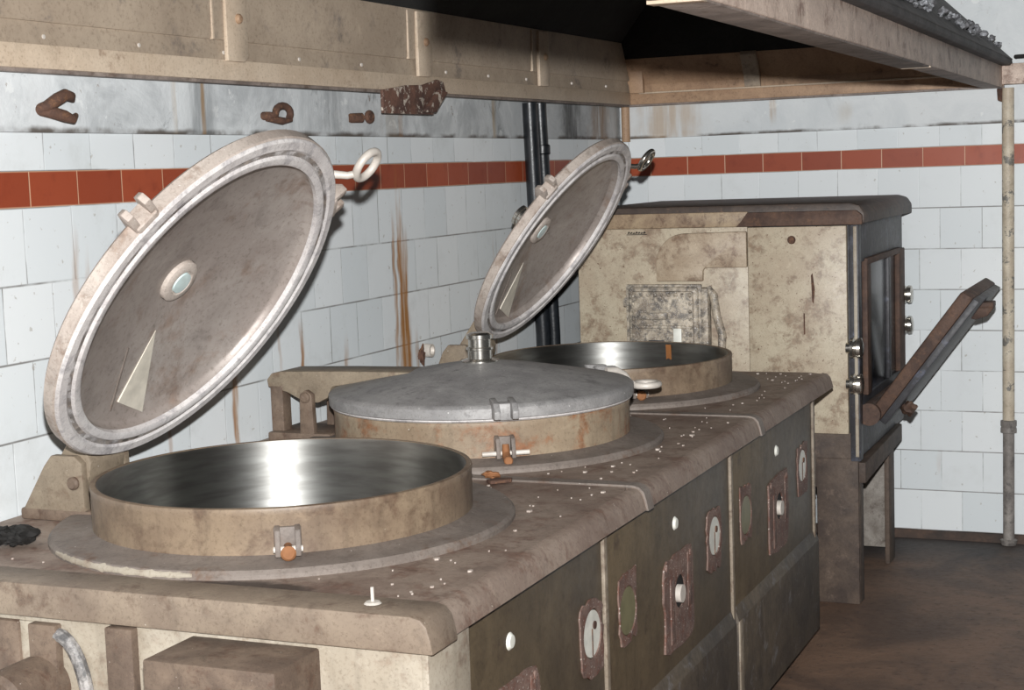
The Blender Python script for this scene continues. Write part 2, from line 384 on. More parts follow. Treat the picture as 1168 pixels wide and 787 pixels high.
struct('trim_2', MB().box(0.07, 24, -.07, 0, 9.97, 22, .02), pb, 'grey white plaster above the back wall tiles', 'plaster')
struct('baseboard_back', MB().prism([(-.16, -.2), (0, -.2), (0, -.0), (-.05, -.02)], 'x', 0, 24), grime('brown_skirting', c8(86, 66, 54), c8(52, 44, 40), rough=.7), 'dark brown skirting under the back wall tiles', 'skirting')
struct('ceiling', MB().box(-.6, 24, -46, .6, 22, 22.4, 0), plain('ceiling_paint', c8(150, 150, 146), .9), 'plain ceiling above the hood', 'ceiling')

# ------------------------------------------------------------------ kettles
def frame(c, th):
    e = Vector((math.cos(th), 0, math.sin(th))); s_ = Vector((0, 1, 0)); n = e.cross(s_)   # local (e, s, n): n = towards the dome
    c = Vector(c)
    return lambda p: c+e*p.x+s_*p.y+n*p.z

KX, KY = 3.70, (-23.23, -17.31, -11.39)
def kettle(i, y0, y1, lid_c, lid_th, lid_r, label, rusty):
    ky = KY[i]
    t = thing('boiling_kettle', label, 'cooking kettle', (KX, ky, -.2), 'catering boiling kettles in the range')
    kx = KX
    # body and top plate
    fx = 7.235
    y1b = min(y1, -9.84)
    u = [(.06, 4.84), (.06, .22), (6.85, .22), (6.85, 4.84), (6.80, 4.84), (6.80, .28), (.12, .28), (.12, 4.84)]
    body = obj('body', MB().prism(u, 'y', y0+(.02 if i else .10), y1b-.02), 'front', t)
    obj('plinth', MB().box(.3, 6.75, y0+.3, y1b-.3, -.2, .24, .02), 'dark', t)
    pa, pb_ = ((-26.58, -21.545), (-21.525, -15.715), (-15.695, -9.79))[i]
    obj('front_panel', MB().box(6.87, fx, pa, pb_, .22, 4.83, .02), 'front', t)
    if i == 2: obj('far_end_panel', MB().box(.1, 6.9, y1b-.02, y1b+.04, .22, 4.83, .01), 'front', t)
    prof = [(.04, 4.84), (.04, 5.06), (7.16, 5.05), (7.25, 5.03), (7.31, 4.97), (7.345, 4.86), (7.37, 4.76), (7.30, 4.75), (7.27, 4.84)]
    m = MB(lambda p: Vector((p.y, p.z, p.x))).holeplate(.04, 7.17, y0+.006, y1-.006, kx, ky, 2.25, 4.84, 5.05, n=96)
    m.xf = None; m.prism([(7.16, 4.84)]+prof[2:], 'y', y0+.006, y1-.006)
    top = obj('top_plate', m, 'top' if i else 'top_burnt', t)
    lip = [(.05, 5.05), (.05, 5.075), (7.17, 5.075), (7.27, 5.05), (7.335, 4.985), (7.37, 4.87), (7.395, 4.745), (7.33, 4.745), (7.30, 4.86), (7.25, 4.97), (7.16, 5.04)]
    if i == 0:
        obj('edge_cap', MB().prism([(.04, 4.72), (.04, 5.085), (7.17, 5.085), (7.28, 5.06), (7.345, 4.99), (7.38, 4.87), (7.405, 4.72)], 'y', -26.72, -26.14, .025), 'nose', top)
    else:
        obj('joint_lip', MB().prism(lip, 'y', y0+.01, y0+.24), 'flange', top)
    # kettle: flange, wall, bowl
    fl = obj('flange', MB().lathe([(2.2, 5.02), (2.83, 5.02), (2.83, 5.10), (2.79, 5.145), (2.70, 5.16), (2.42, 5.165), (2.35, 5.19), (2.2, 5.19)], (kx, ky, 0), n=96, closed=True), 'flange', t)
    obj('kettle_wall', MB().lathe([(2.31, 5.10), (2.31, 5.62), (2.32, 5.67), (2.31, 5.70), (2.28, 5.71), (2.245, 5.705), (2.235, 5.66), (2.235, 5.1)], (kx, ky, 0), n=96, closed=True), rusty, t)
    bw = obj('bowl', MB().lathe([(2.24, 5.70), (2.215, 5.66), (2.20, 5.4), (2.165, 3.6), (2.05, 3.0), (1.7, 2.62), (1.1, 2.45), (0, 2.4), (0, 2.3), (1.15, 2.33), (1.8, 2.52), (2.15, 2.95), (2.2, 3.6), (2.23, 5.4)], (kx, ky, 0), n=128), 'bowl', t)
    if i == 2:
        pts = []
        m = MB(); bm = bmesh.new()
        cols = []
        for k in range(5):
            a = R(75.5+k*.8); rr = 2.205
            cols.append([bm.verts.new((kx+(rr-d)*math.cos(a), ky+(rr-d)*math.sin(a), z)) for z, d in ((5.66, .018), (5.5, .006), (5.3, .006), (5.1-.1*(k % 2), .004))])
        for A, B in zip(cols, cols[1:]):
            for q in range(3): bm.faces.new((A[q], A[q+1], B[q+1], B[q]))
        m.add(bm); obj('rust_run', m, 'streakrust', bw)['label'] = 'orange rust run down the bowl wall'
    if i == 0:
        cr = MB(); bm = bmesh.new(); rows = []
        for k in range(61):
            a = R(-126+k*.78); w_ = min(1, k/14, (60-k)/10)*(.02+.11*abs(mnoise.noise(Vector((k*.33, 1, 0)))))
            rows.append([bm.verts.new((kx+q*math.cos(a), ky+q*math.sin(a), z)) for q, z in ((2.822-w_*.5, 5.12+w_*.45), (2.836-w_*.3, 5.11+w_*.3), (2.838, 5.09), (2.836, 5.088-w_*.5))])
        for A, B in zip(rows, rows[1:]):
            for q in range(3): bm.faces.new((A[q], A[q+1], B[q+1], B[q]))
        bmesh.ops.recalc_face_normals(bm, faces=bm.faces[:]); cr.add(bm)
        obj('lime_crust', cr, 'cream', fl)['label'] = 'pale crust on the flange edge'
    # clips at 58 degrees each side
    for sg in (-1, 1):
        a = R(58)*sg; ca, sa = math.cos(a), math.sin(a)
        def cf(p, ca=ca, sa=sa): return Vector((kx+ca*p.x-sa*p.y, ky+sa*p.x+ca*p.y, p.z))
        m = MB(cf)
        for q in (-1, 1): m.prism([(2.28, 5.22), (2.50, 5.20), (2.50, 5.30), (2.44, 5.48), (2.28, 5.52)], 'y', q*.11-.03, q*.11+.03, .01)
        m.box(2.28, 2.35, -.15, .15, 5.2, 5.50, .02)
        br = obj('clip_bracket', m, 'flange', t)
        obj('clip_pin', MB(cf).tube([(2.43, -.34 if i == 1 else -.16, 5.27), (2.43, .34 if i == 1 else .16, 5.27)], .035), 'pale', br)
        if i == 1: obj('clip_bolt', MB(cf).tube([(2.43, 0, 5.4), (2.45, 0, 5.27), (2.56, 0, 5.2), (2.68, 0, 5.20), (2.70, 0, 5.20)], [.05, .06, .06, .065, .05]), 'orange', br)
        else: obj('clip_bolt', MB(cf).tube([(2.36, 0, 5.28), (2.50, 0, 5.27), (2.60, 0, 5.26), (2.62, 0, 5.26)], [.05, .05, .085, .06], 16), 'orange', br)
    # hinge
    F = frame(lid_c, lid_th); ay = -.22
    pv = F(Vector((-2.77, ay, .04))); px, pz = pv.x, pv.z; yy = ky+ay
    m = MB(); m.box(.2, 1.35, yy-.5, yy+.5, 5.05, 5.2, .03)
    hb = obj('hinge_base', m, 'brown', t)
    for sg in (-1, 1):
        ch = [(px-.13, 5.18), (px+.13, 5.18), (px+.11, pz+.05), (px, pz+.12), (px-.11, pz+.05)] if i == 1 else [(.24, 5.18), (px+.14, 5.18), (px+.13, pz+.25), (px+.02, pz+.34), (px-.34, pz+.34), (px-.46, pz+.2)]
        obj('hinge_cheek', MB().prism(ch, 'y', yy+sg*.43-.06, yy+sg*.43+.06, .015), 'brown' if i == 1 else 'arm', hb)
    if i == 1: obj('arm_rest', MB().box(.2, .43, yy-.36, yy-.1, 5.19, 5.93, .02), 'brown', hb)
    obj('hinge_pin', MB().lathe([(0, -.55), (.06, -.55), (.085, -.52), (.085, .52), (.06, .55), (0, .55)], (px, yy, pz), 'y', 20), 'brown', hb)
    # lid (local: x away from hinge, y along the wall, z towards the dome)
    s = lid_r/2.38
    shell = MB(F).lathe([(r*s, h) for r, h in [(2.02, .10), (2.02, .01), (2.10, .0), (2.34, .0), (2.38, .03), (2.385, .17), (2.35, .205), (2.28, .225), (1.6, .36), (.9, .49), (.35, .575), (0, .60), (0, .52), (.4, .49), (1.95, .17)]], n=96)
    for sg in (-1, 1):     # closing lugs
        a = R(58)*sg; ca, sa = math.cos(a), math.sin(a)
        def lf(p, ca=ca, sa=sa): return F(Vector((ca*p.x-sa*p.y, sa*p.x+ca*p.y, p.z)))
        shell.xf = lf
        for q in (-1, 1): shell.prism([(2.30*s, .02), (2.66*s, .05), (2.68*s, .16), (2.55*s, .27), (2.15*s, .30)], 'y', q*.13-.045, q*.13+.045, .012)
        shell.box(2.25*s, 2.44*s, -.16, .16, .0, .25, .03)
    shell.xf = F
    arm = MB(F); arm.prism([(-3.54, .18), (-3.56, .30), (-3.47, .40), (-3.3, .435), (-2.2, .455), (-1.0, .46), (-.9, .44), (-1.4, .36), (-2.36, .20), (-2.45, .02), (-2.62, -.06), (-2.8, -.07), (-2.95, -.02), (-3.2, .10)], 'y', ay-.35, ay+.35, .025)     # hinge arm
    lid = obj('lid', shell, 'lidtop' if i == 1 else 'lid', t)
    obj('hinge_arm', arm, 'arm', lid)
    obj('seal_ring', MB(F).lathe([(r*s, h) for r, h in [(2.0, .06), (2.0, -.015), (2.03, -.03), (2.10, -.03), (2.13, .0), (2.19, .0), (2.22, -.025), (2.33, -.025), (2.36, .0), (2.36, .02), (2.1, .06)]], n=96, closed=True), 'ring', lid)
    obj('liner', MB(F).lathe([(r*s, h) for r, h in [(2.0, .05), (1.985, .13), (1.95, .165), (1.2, .30), (.5, .425), (.30, .46)]], n=96), 'liner', lid)
    # thin pale triangle on the liner, pointing to its centre
    wm = MB(F); bm = bmesh.new()
    def lin(r): return .46-(r/s-.30)*(.295/1.65)
    A = Vector((-1.66, -.36, 0)); B = Vector((-1.90, .26, 0)); C = Vector((-.72, -.03, 0))
    if i != 1:
        up, dn = [], []
        for v in (A, B, C):
            h = lin(v.length)
            up.append(bm.verts.new((v.x, v.y, h-(.02 if v is not C else .004)))); dn.append(bm.verts.new((v.x, v.y, h+.02)))
        bm.faces.new(up); bm.faces.new(dn[::-1])
        for k in range(3): bm.faces.new((up[k], up[(k+1) % 3], dn[(k+1) % 3], dn[k]))
        bmesh.ops.recalc_face_normals(bm, faces=bm.faces[:]); wm.add(bm)
        obj('liner_wedge', wm, 'patch', lid)['label'] = 'pale wedge-shaped plate'
    if i != 1:
        bm = bmesh.new(); wm = MB(F); q = []
        for (e_, s_) in ((-.88, -.53), (-.88, -.555), (-1.77, -.47), (-1.77, -.44)):
            q.append(bm.verts.new((e_, s_, lin(math.hypot(e_, s_))-.012)))
        q2 = [bm.verts.new((v.co.x, v.co.y, v.co.z+.03)) for v in q]
        bm.faces.new(q); bm.faces.new(q2[::-1])
        for k in range(4): bm.faces.new((q[k], q[(k+1) % 4], q2[(k+1) % 4], q2[k]))
        bmesh.ops.recalc_face_normals(bm, faces=bm.faces[:]); wm.add(bm); obj('liner_crease', wm, 'flange', lid)
    bs = obj('valve_boss', MB(F).lathe([(.30, .48), (.29, .41), (.25, .385), (.18, .385), (.165, .41), (.0, .41)], n=40), 'lid', lid)
    obj('sight_glass', MB(F).lathe([(.15, .41), (.145, .38), (.0, .37)], n=32), 'glass', lid)
    obj('vent_spindle', MB(F).lathe([(.30, .55), (.30, .60), (.24, .62), (.19, .63), (.19, .76), (.215, .77), (.215, .80), (.18, .81), (.18, .93), (.21, .94), (.21, 1.0), (.15, 1.03), (0, 1.03)], n=32), 'chrome', lid)
    # lifting eye at 35 degrees
    a = R(47); ca, sa = math.cos(a), math.sin(a)
    def ef(p): return F(Vector((ca*p.x-sa*p.y, sa*p.x+ca*p.y, p.z)))
    ring = [(2.92*s+.21*math.cos(2*math.pi*k/28), .0+.21*math.sin(2*math.pi*k/28), -.04) for k in range(28)]
    m = MB(ef).tube(ring, .055, 12, closed=True)
    m.tube([(2.2*s, 0, .24), (2.38*s, 0, .24), (2.52*s, 0, .16), (2.62*s, 0, .03), (2.73*s, 0, -.04)], [.06, .06, .055, .05, .05])
    obj('lifting_eye', m, 'chrome' if i == 2 else 'pale', lid)
    # front panel fittings
    x = fx
    def fit(yc, what):
        if what == 'dial':
            p = obj('dial_plate', MB().holeplate(yc-.44, yc+.40, 3.04, 4.04, yc, 3.6, .31, x-.02, x+.022, jag=.35), 'rustplate', t)
            obj('dial_face', MB().lathe([(0, x+.012), (.29, x+.012), (.29, x-.02)], (0, yc, 3.6), 'x', 40), 'white', p)
            m = MB().lathe([(.0, x+.03), (.05, x+.03), (.05, x+.01)], (0, yc+.08, 3.69), 'x', 16); m.box(x, x+.022, yc-.008, yc+.008, 3.32, 3.66, 0)
            obj('dial_hub', m, 'rust', p)
        elif what == 'olive':
            p = obj('gauge_plate', MB().holeplate(yc-.36, yc+.36, 3.08, 4.06, yc, 3.53, .33, x-.02, x+.022, jag=.35), 'rustplate', t)
            obj('gauge_glass', MB().lathe([(0, x+.012), (.31, x+.012), (.31, x-.02)], (0, yc, 3.53), 'x', 40), 'olive', p)
        elif what == 'plug':
            obj('plug', MB().lathe([(0, x+.04), (.07, x+.035), (.1, x+.0), (.1, x-.02)], (0, yc, 4.22), 'x', 20), 'white', t)
        elif what == 'valve':
            p = obj('valve_plate', MB().holeplate(yc-.7, yc+.72, 2.42, 3.80, yc+.06, 3.22, .24, x-.02, x+.03, jag=.2), 'rustplate', t)
            obj('valve_hole', MB().lathe([(0, x+.006), (.25, x+.006), (.25, x-.02)], (0, yc+.06, 3.22), 'x', 32), 'dark', p)
            obj('valve_stub', MB().tube([(x, yc+.0, 3.2), (x+.09, yc+.0, 3.2)], .13, 20), 'pale', p)
            obj('valve_strap', MB().box(x+.02, x+.045, yc-.42, yc-.24, 2.55, 3.5, .015), 'rustplate', p)
            obj('valve_strap', MB().box(x+.02, x+.04, yc+.42, yc+.6, 2.9, 3.7, .015), 'rustplate', p)
            for q in (-.55, .55): obj('plate_screw', MB().lathe([(0, x+.06), (.05, x+.05), (.06, x+.02)], (0, yc+q, 3.68-.02*q), 'x', 12), 'rustplate', p)
    dy = 5.89*i
    if i: fit(-26.65+dy, 'olive')
    fit(-24.54+dy, 'plug'); fit(-24.5+dy, 'valve'); fit(-22.6+dy if i else -22.08, 'dial')
    obj('seam_strip', MB().box(x-.01, x+.045, -21.66+5.83*i, -21.546+5.83*i, 1.9, 4.76, .01), 'seam', t)
    ya, yb = ((-25.7, -21.55), (-21.45, -15.75), (-15.62, -9.79))[i]
    lp = obj('lower_panel', MB().prism([(x-.02, .22), (x+.07, .22), (x+.07, 1.96), (x+.05, 2.02), (x-.02, 2.24)], 'y', ya, yb, .012), 'lower', t)
    obj('corner_strip', MB().box(x+.05, x+.085, ya, ya+.22, .22, 1.95, .01), 'seam', lp)
    return t

TH = R(54.5)
k0 = kettle(0, -26.66, -20.25, (2.71, -23.27, 7.784), TH, 2.40, 'nearest boiling kettle, lid up, bowl empty, at the near end of the range', 'kettle')
k1 = kettle(1, -20.25, -14.30, (KX, KY[1], 5.735), 0, 2.38, 'middle boiling kettle with its grey conical lid shut', 'kettle_rust')
k2 = kettle(2, -14.30, -8.56, (2.61, -11.12, 7.83), TH, 2.30, 'farthest boiling kettle, lid up, next to the cream cabinet', 'kettle')

# near end face of the first kettle unit
def end(name, mb, m): return obj(name, mb, m, k0)
yE = -26.61
end('end_panel', MB().box(.1, 7.27, yE-.03, yE+.02, .22, 4.72, .01), 'cream')
end('corner_plate', MB().box(7.24, 7.32, yE-.045, -25.72, .22, 4.74, .015), 'cream')
end('end_post', MB().box(2.62, 2.98, yE-.14, yE+.02, .22, 4.66, .02), 'brown')
end('end_post', MB().box(3.62, 3.96, yE-.14, yE+.02, .22, 4.70, .02), 'brown')
end('end_post', MB().box(1.8, 2.46, yE-.10, yE+.02, .22, 4.66, .03), 'brown')
end('pale_strip', MB().box(2.44, 2.64, yE-.06, yE+.02, .22, 4.66, .01), 'cream')
arc = [(2.95+.36*math.sin(R(a))*1.0, yE-.07, 3.75+.80*math.cos(R(a))) for a in range(0, 181, 12)]
end('curved_strap', MB().tube(arc, .075, 10), 'strap')
end('drain_box', MB().box(4.62, 6.12, yE-.86, yE, 3.4, 4.665, .03), 'brown')
end('pipe_stub', MB().lathe([(0, -27.42), (.27, -27.42), (.33, -27.37), (.34, -27.3), (.34, -26.6), (0, -26.6)], (2.72, 0, 3.97), 'y', 28), 'brown')

# ------------------------------------------------------------------ cabinet
cab = thing('steam_cabinet', 'tall cream enamel cabinet with dark sides against the back wall', 'cabinet', (4.4, -4, -.2))
Y = -6.556
shell = MB(); shell.box(1.27, 7.40, Y+.06, -1.0, 2.95, 7.92, .03)
obj('body', shell, 'cabdark', cab)
obj('side_panel', MB().box(1.27, 1.33, Y+.05, -1, 2.95, 7.9, .01), 'cab', cab)
cp = obj('top_cap', MB().prism([(1.2, 7.94), (1.2, 8.28), (1.35, 8.36), (7.35, 8.36), (7.55, 8.30), (7.66, 8.14), (7.66, 7.92)], 'y', Y-.12, -.75, .04), 'cabtop', cab)
obj('cap_band', MB().box(1.25, 5.2, Y-.17, Y, 7.90, 8.22, .02), 'cabband', cp)
obj('cap_lip', MB().prism([(4.95, 7.90), (5.05, 8.0), (5.2, 8.2), (7.5, 8.2), (7.62, 8.1), (7.62, 7.9)], 'y', Y-.2, Y, .02), 'cabrust', cp)
obj('front_panel', MB().box(1.27, 5.15, Y-.02, Y+.08, 3.4, 7.9, .015), 'cab', cab)
d = obj('access_panel', MB().box(5.17, 7.27, Y-.09, Y+.08, 3.49, 7.88, .02), 'cab', cab)
obj('panel_screw', MB().lathe([(0, Y-.14), (.07, Y-.13), (.09, Y-.09)], (6.12, 0, 7.60), 'y', 16), 'rust', d)
m = MB(); m.prism([(6.52, 6.85), (6.555, 6.9), (6.60, 6.55), (6.57, 6.25), (6.54, 6.3)], 'y', Y-.096, Y-.08); m.box(6.35, 6.38, Y-.096, Y-.08, 5.6, 6.05, 0)
obj('gouge', m, 'rust', d)
m = MB(); m.box(2.44, 2.9, Y-.035, Y-.01, 7.76, 7.775, 0)
for k in range(7): m.tube([(2.47+k*.06, Y-.03, 7.79), (2.49+k*.06, Y-.03, 7.83-.012*(k % 3)), (2.51+k*.06, Y-.03, 7.795)], .014, 6)
obj('maker_badge', m, 'dark', cab)
el = [(5.15, 7.03), (4.24, 7.03), (4.19, 7.0), (4.17, 6.94), (4.17, 6.74), (3.12, 6.74), (3.12, 7.1)]+[(3.78-.66*math.cos(R(a)), 7.12+.66*math.sin(R(a))) for a in range(5, 91, 8)]+[(5.15, 7.80)]
obj('elbow_duct', MB().prism(el, 'y', Y-.12, Y, .03), 'cabduct', cab)
# corner posts, side window, knobs
m = MB(); m.box(7.29, 7.50, Y+.0, Y+.30, 2.9, 7.94, .02)
cpost = obj('corner_post', m, 'cabdark', cab)
obj('bright_edge', MB().box(7.40, 7.47, Y-.03, Y+.02, 3.0, 7.86, .01), 'cream', cpost)
obj('side_sheet', MB().box(7.38, 7.46, Y+.25, -1.0, 7.08, 7.92, .02), 'cabdark', cab); obj('side_sheet', MB().box(7.38, 7.46, Y+.25, -1.0, 2.95, 4.2, .02), 'cabdark', cab)
m = MB(); m.box(7.40, 7.52, -5.72, -5.28, 4.2, 7.1, .02); m.box(7.40, 7.52, -1.75, -1.0, 4.2, 7.1, .02); m.box(7.40, 7.53, -5.7, -1.6, 7.0, 7.14, .02)
obj('window_frame', m, 'cabrust', cab)
m = MB(); m.box(7.37, 7.415, -5.3, -1.7, 4.2, 7.05, .005)
g = NB('dark_glass'); nn = g.noise(9, 6, .65); g.set(Base_Color=g.mix(g.ss(nn, .45, .68), c8(14, 15, 20), c8(78, 82, 92)), Roughness=.25)
obj('window_pane', m, g.m, cab)  # mottled near-black pane in the side window
obj('window_bar', MB().box(7.40, 7.49, -3.0, -2.75, 4.2, 7.05, .01), 'cabdark', cab)
for yy, zz in ((Y-.06, 5.32), (Y-.06, 4.56), (-.86, 5.96), (-.86, 5.22)):
    m = MB().lathe([(0, 7.60), (.13, 7.60), (.21, 7.57), (.22, 7.50), (.18, 7.46), (.22, 7.42), (.22, 7.36), (.12, 7.34), (.12, 7.26), (0, 7.26)], (-.02 if yy < -6 else .08, yy, zz), 'x', 32)
    obj('clamp_knob', m, 'chrome', cab)
obj('knob_bracket', MB().box(7.3, 7.46, -1.05, -.70, 5.0, 6.2, .03), 'cabdark', cab)
# tipped-out door: slab hinged at the window's foot
def door_poly(o0, o1):
    a = Vector((7.58, 3.86)); b = Vector((9.52, 6.46)); dd = (b-a).normalized(); nn = Vector((dd.y, -dd.x))
    return [tuple(a+nn*o0), tuple(b+nn*o0), tuple(b+nn*o1+dd*.02), tuple(a+nn*o1)]
m = MB().prism(door_poly(.0, .28), 'y', -6.1, -2.1, .05)
door = obj('tipped_door', m, 'cabrust', cab)
obj('door_back', MB().prism(door_poly(.27, .42), 'y', -6.0, -2.2, .02), 'cabdark', door)
m = MB(); m.prism([(9.36, 6.02), (9.78, 5.98), (9.95, 6.12), (9.98, 5.98), (9.85, 5.80), (9.6, 5.72), (9.4, 5.78)], 'y', -4.6, -4.2, .02)
m.box(9.4, 9.98, -4.65, -4.15, 5.98, 6.1, .02)
obj('door_latch', m, 'cabrust', door)
m = MB(); m.tube([(7.62, -6.25, 3.86), (7.62, -2.4, 3.86)], .24, 20)
obj('door_hinge', m, 'cabrust', door)
m = MB(); m.lump((8.28, -5.2, 3.85), .16, 2, .3); obj('door_stop', m, 'cabrust', door)
# stand
m = MB(); m.box(5.0, 7.30, Y+.05, Y+.2, 2.3, 3.5, .02); obj('stand_apron', m, 'legs', cab)
m = MB(); m.prism([(-6.45, 2.42), (-6.45, 2.86), (-1.95, 2.98), (-1.95, 2.60)], 'x', 7.36, 7.58, .02)
obj('stand_rail', m, 'legs', cab)
for (x0, x1, y0, y1) in ((6.55, 7.44, Y+.02, Y+.14), (1.4, 2.2, Y+.02, Y+.14), (7.33, 7.44, -2.95, -2.25), (1.4, 2.1, -2.6, -2.45)):
    m = MB(); m.box(x0, x1, y0, y1, -.2, 2.95, .02)
    if y0 < -6 and x0 > 5: m.box(7.34, 7.45, Y+.10, Y+.5, -.2, 2.95, .02)
    obj('stand_leg', m, 'legs', cab)
obj('back_sheet', MB().box(5.9, 7.34, -2.3, -2.22, .05, 2.6, .01), grime('stand_grey_sheet', c8(150, 144, 136), c8(112, 104, 96), c8(84, 70, 60), .62, 12, .7), cab)
for zz in (3.9, 2.1, .9):
    m = MB().tube([(6.35, Y-.1, zz+.12), (6.5, Y-.12, zz+.18), (6.52, Y-.1, zz), (6.38, Y-.08, zz-.06), (6.5, Y-.1, zz-.16)], .05, 8)
    obj('hinge_stub', m, 'cabrust', cab)

# cast switch box on the cabinet front
sb = thing('switch_box', 'ornate cast iron switch box on the cream cabinet front', 'switch box', (3.4, -6.9, 4.9))
yb = Y-.03
m = MB(); m.box(2.56, 4.16, yb-.42, yb, 4.95, 6.66, .09, 3); m.box(2.50, 4.22, yb-.36, yb-.28, 4.9, 6.70, .03)
bx = obj('casing', m, 'box', sb)
m = MB(); m.box(2.66, 4.06, yb-.50, yb-.40, 5.02, 6.56, .05, 2); m.box(2.85, 3.5, yb-.56, yb-.48, 5.95, 6.10, .03); m.box(2.8, 3.9, yb-.54, yb-.48, 5.75, 5.82, .02)
for k in range(9):
    m.lump((2.75+k*.155, yb-.5, 6.48), .045, k, .3, 2); m.lump((2.72, yb-.5, 5.1+k*.17), .04, k+9, .3, 2); m.lump((4.0, yb-.5, 5.1+k*.17), .04, k+20, .3, 2)
obj('front_cover', m, 'box', sb)
obj('name_plate', MB().box(3.62, 3.80, yb-.535, yb-.49, 5.05, 5.78, .01), 'white', sb)['label'] = 'blank white strip'
obj('dark_plate', MB().box(3.05, 3.40, yb-.535, yb-.49, 5.2, 5.5, .01), 'cabdark', sb)
m = MB(); m.prism([(2.40, 6.35), (2.58, 6.52), (2.58, 6.22), (2.42, 6.2)], 'y', yb-.3, yb-.1, .02); m.box(2.44, 2.58, yb-.3, yb-.1, 5.2, 5.32, .02)
obj('lug', m, 'box', sb)
m = MB(); m.box(4.14, 4.36, yb-.36, yb-.08, 4.95, 6.62, .06); m.tube([(4.30, yb-.2, 6.6), (4.44, yb-.2, 6.45), (4.50, yb-.2, 6.0), (4.62, yb-.22, 5.6), (4.6, yb-.22, 5.2), (4.4, yb-.2, 4.98)], .09, 12)
obj('lever_guard', m, 'box', sb)
m = MB(); m.tube([(4.1, yb-.3, 5.05), (4.5, yb-.32, 5.12), (4.72, yb-.32, 5.22)], [.09, .12, .1], 14)
obj('lever', m, 'cabrust', sb)
obj('lever_grip', MB().lump((4.66, yb-.36, 5.22), .13, 4, .15, 3, (1.2, .8, .8)), 'orange', sb)
obj('cable_tail', MB().tube([(4.60, yb-.1, 5.15), (4.66, yb-.1, 4.9), (4.64, yb-.1, 4.5)], .1, 12), 'lidtop', sb)

# ------------------------------------------------------------------ hood
hood = thing('cooker_hood', 'large beige sheet metal extractor hood over the kettle range', 'extractor hood', (5, -14, 10.8))
def sag(v):      # left rail lies a little lower and nearer the wall at the near end
    k = min(1, max(0, (-.4-v.y)/26))
    return Vector((v.x-.25*k, v.y, v.z-.085*k))
m = MB(sag); m.box(.36, .50, -30, -.3, 10.84, 11.15, .012)
rail = obj('left_rail', m, 'hood', hood)
obj('rail_lip', MB(sag).box(.30, .45, -30, -.3, 10.79, 10.845, .005), 'beamlow', rail)
sl = 1.0
m = MB(sag); m.prism([(.42, 11.14), (.49, 11.14), (.46, 11.46), (.40, 11.46)], 'y', -30, -.35)
obj('rail_strip', m, 'hoodpanel', rail)
def lerp(a, b, t): return Vector(a)+(Vector(b)-Vector(a))*t
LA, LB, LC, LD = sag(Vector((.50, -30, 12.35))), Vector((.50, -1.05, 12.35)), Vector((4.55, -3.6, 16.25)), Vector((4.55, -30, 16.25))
obj('flue_sheet', slab([LA, LB, LC, LD], -.05), 'hoodshade', hood)  # upper hood sheet, near-black colour carries the shade in there
m = MB(sag); m.prism([(.43, 11.44), (.50, 11.44), (.52, 11.48), (.54, 12.37), (.47, 12.37)], 'y', -30, -.40)
lp = obj('left_panel', m, 'hoodpanel', hood)
for by in (-24.9, -18.62, -12.25, -6.35):
    m = MB(sag); m.prism([(by-.30, 11.13), (by+.16, 11.13), (by+.27, 11.22), (by+.27, 12.34), (by-.30, 12.34)], 'x', .53, .60, .012)
    bt = obj('batten', m, 'hood', lp)
    obj('panel_seam', MB(sag).box(.5, .57, by-.64, by-.58, 11.44, 12.34, .01), 'hood', lp)
    obj('batten_bolt', MB(sag).lathe([(0, .66), (.05, .655), (.075, .63), (.08, .59)], (0, by+.02, 11.78), 'x', 16), 'hoodback', bt)
for ry in (-23, -21, -18.9, -16.7, -14.6, -11.2, -9.2, -7.2, -4.5, -2.2):
    obj('rivet', MB(sag).lathe([(0, .52), (.03, .515), (.04, .46)], (0, ry, 11.26), 'x', 12), 'pale', rail)
m = MB(); m.box(.38, 9.75, -.42, -.30, 10.84, 11.12, .012)
brail = obj('back_rail', m, 'hoodback', hood)
obj('back_lip', MB().box(.38, 9.75, -.40, -.26, 10.79, 10.845, .005), 'beamlow', brail)
obj('back_ridge', MB().box(.75, 9.5, -.50, -.38, 11.10, 11.14, .01), 'hood', brail)
BA, BB, P2, P1 = (.45, -.40, 11.36), (9.8, -.40, 11.36), (9.15, -.82, 12.0), (.45, -.82, 12.0)
obj('flue_sheet', slab([P1, P2, (4.9, -3.6, 16.3), (4.55, -3.6, 16.25), (.45, -1.05, 12.35)], .05), 'hoodshade', hood)
m = slab([BA, BB, P2, P1], .05)
obj('back_strip', MB().box(.45, 9.7, -.44, -.38, 11.1, 11.38, .01), 'hoodback', brail)
bp = obj('back_panel', m, 'hoodback', hood)
m = MB(); m.prism([(.56, 11.12), (.92, 11.12), (.90, 11.9), (.58, 11.95)], 'y', -.66, -.5, .01)
obj('corner_fold', m, 'hoodback', bp)
obj('back_batten', MB().prism([(-.44, 11.14), (-.56, 11.14), (-.66, 11.42), (-.98, 11.9), (-.9, 12.0), (-.5, 11.5)], 'x', 3.55, 3.95, .015), 'hoodpanel', bp)
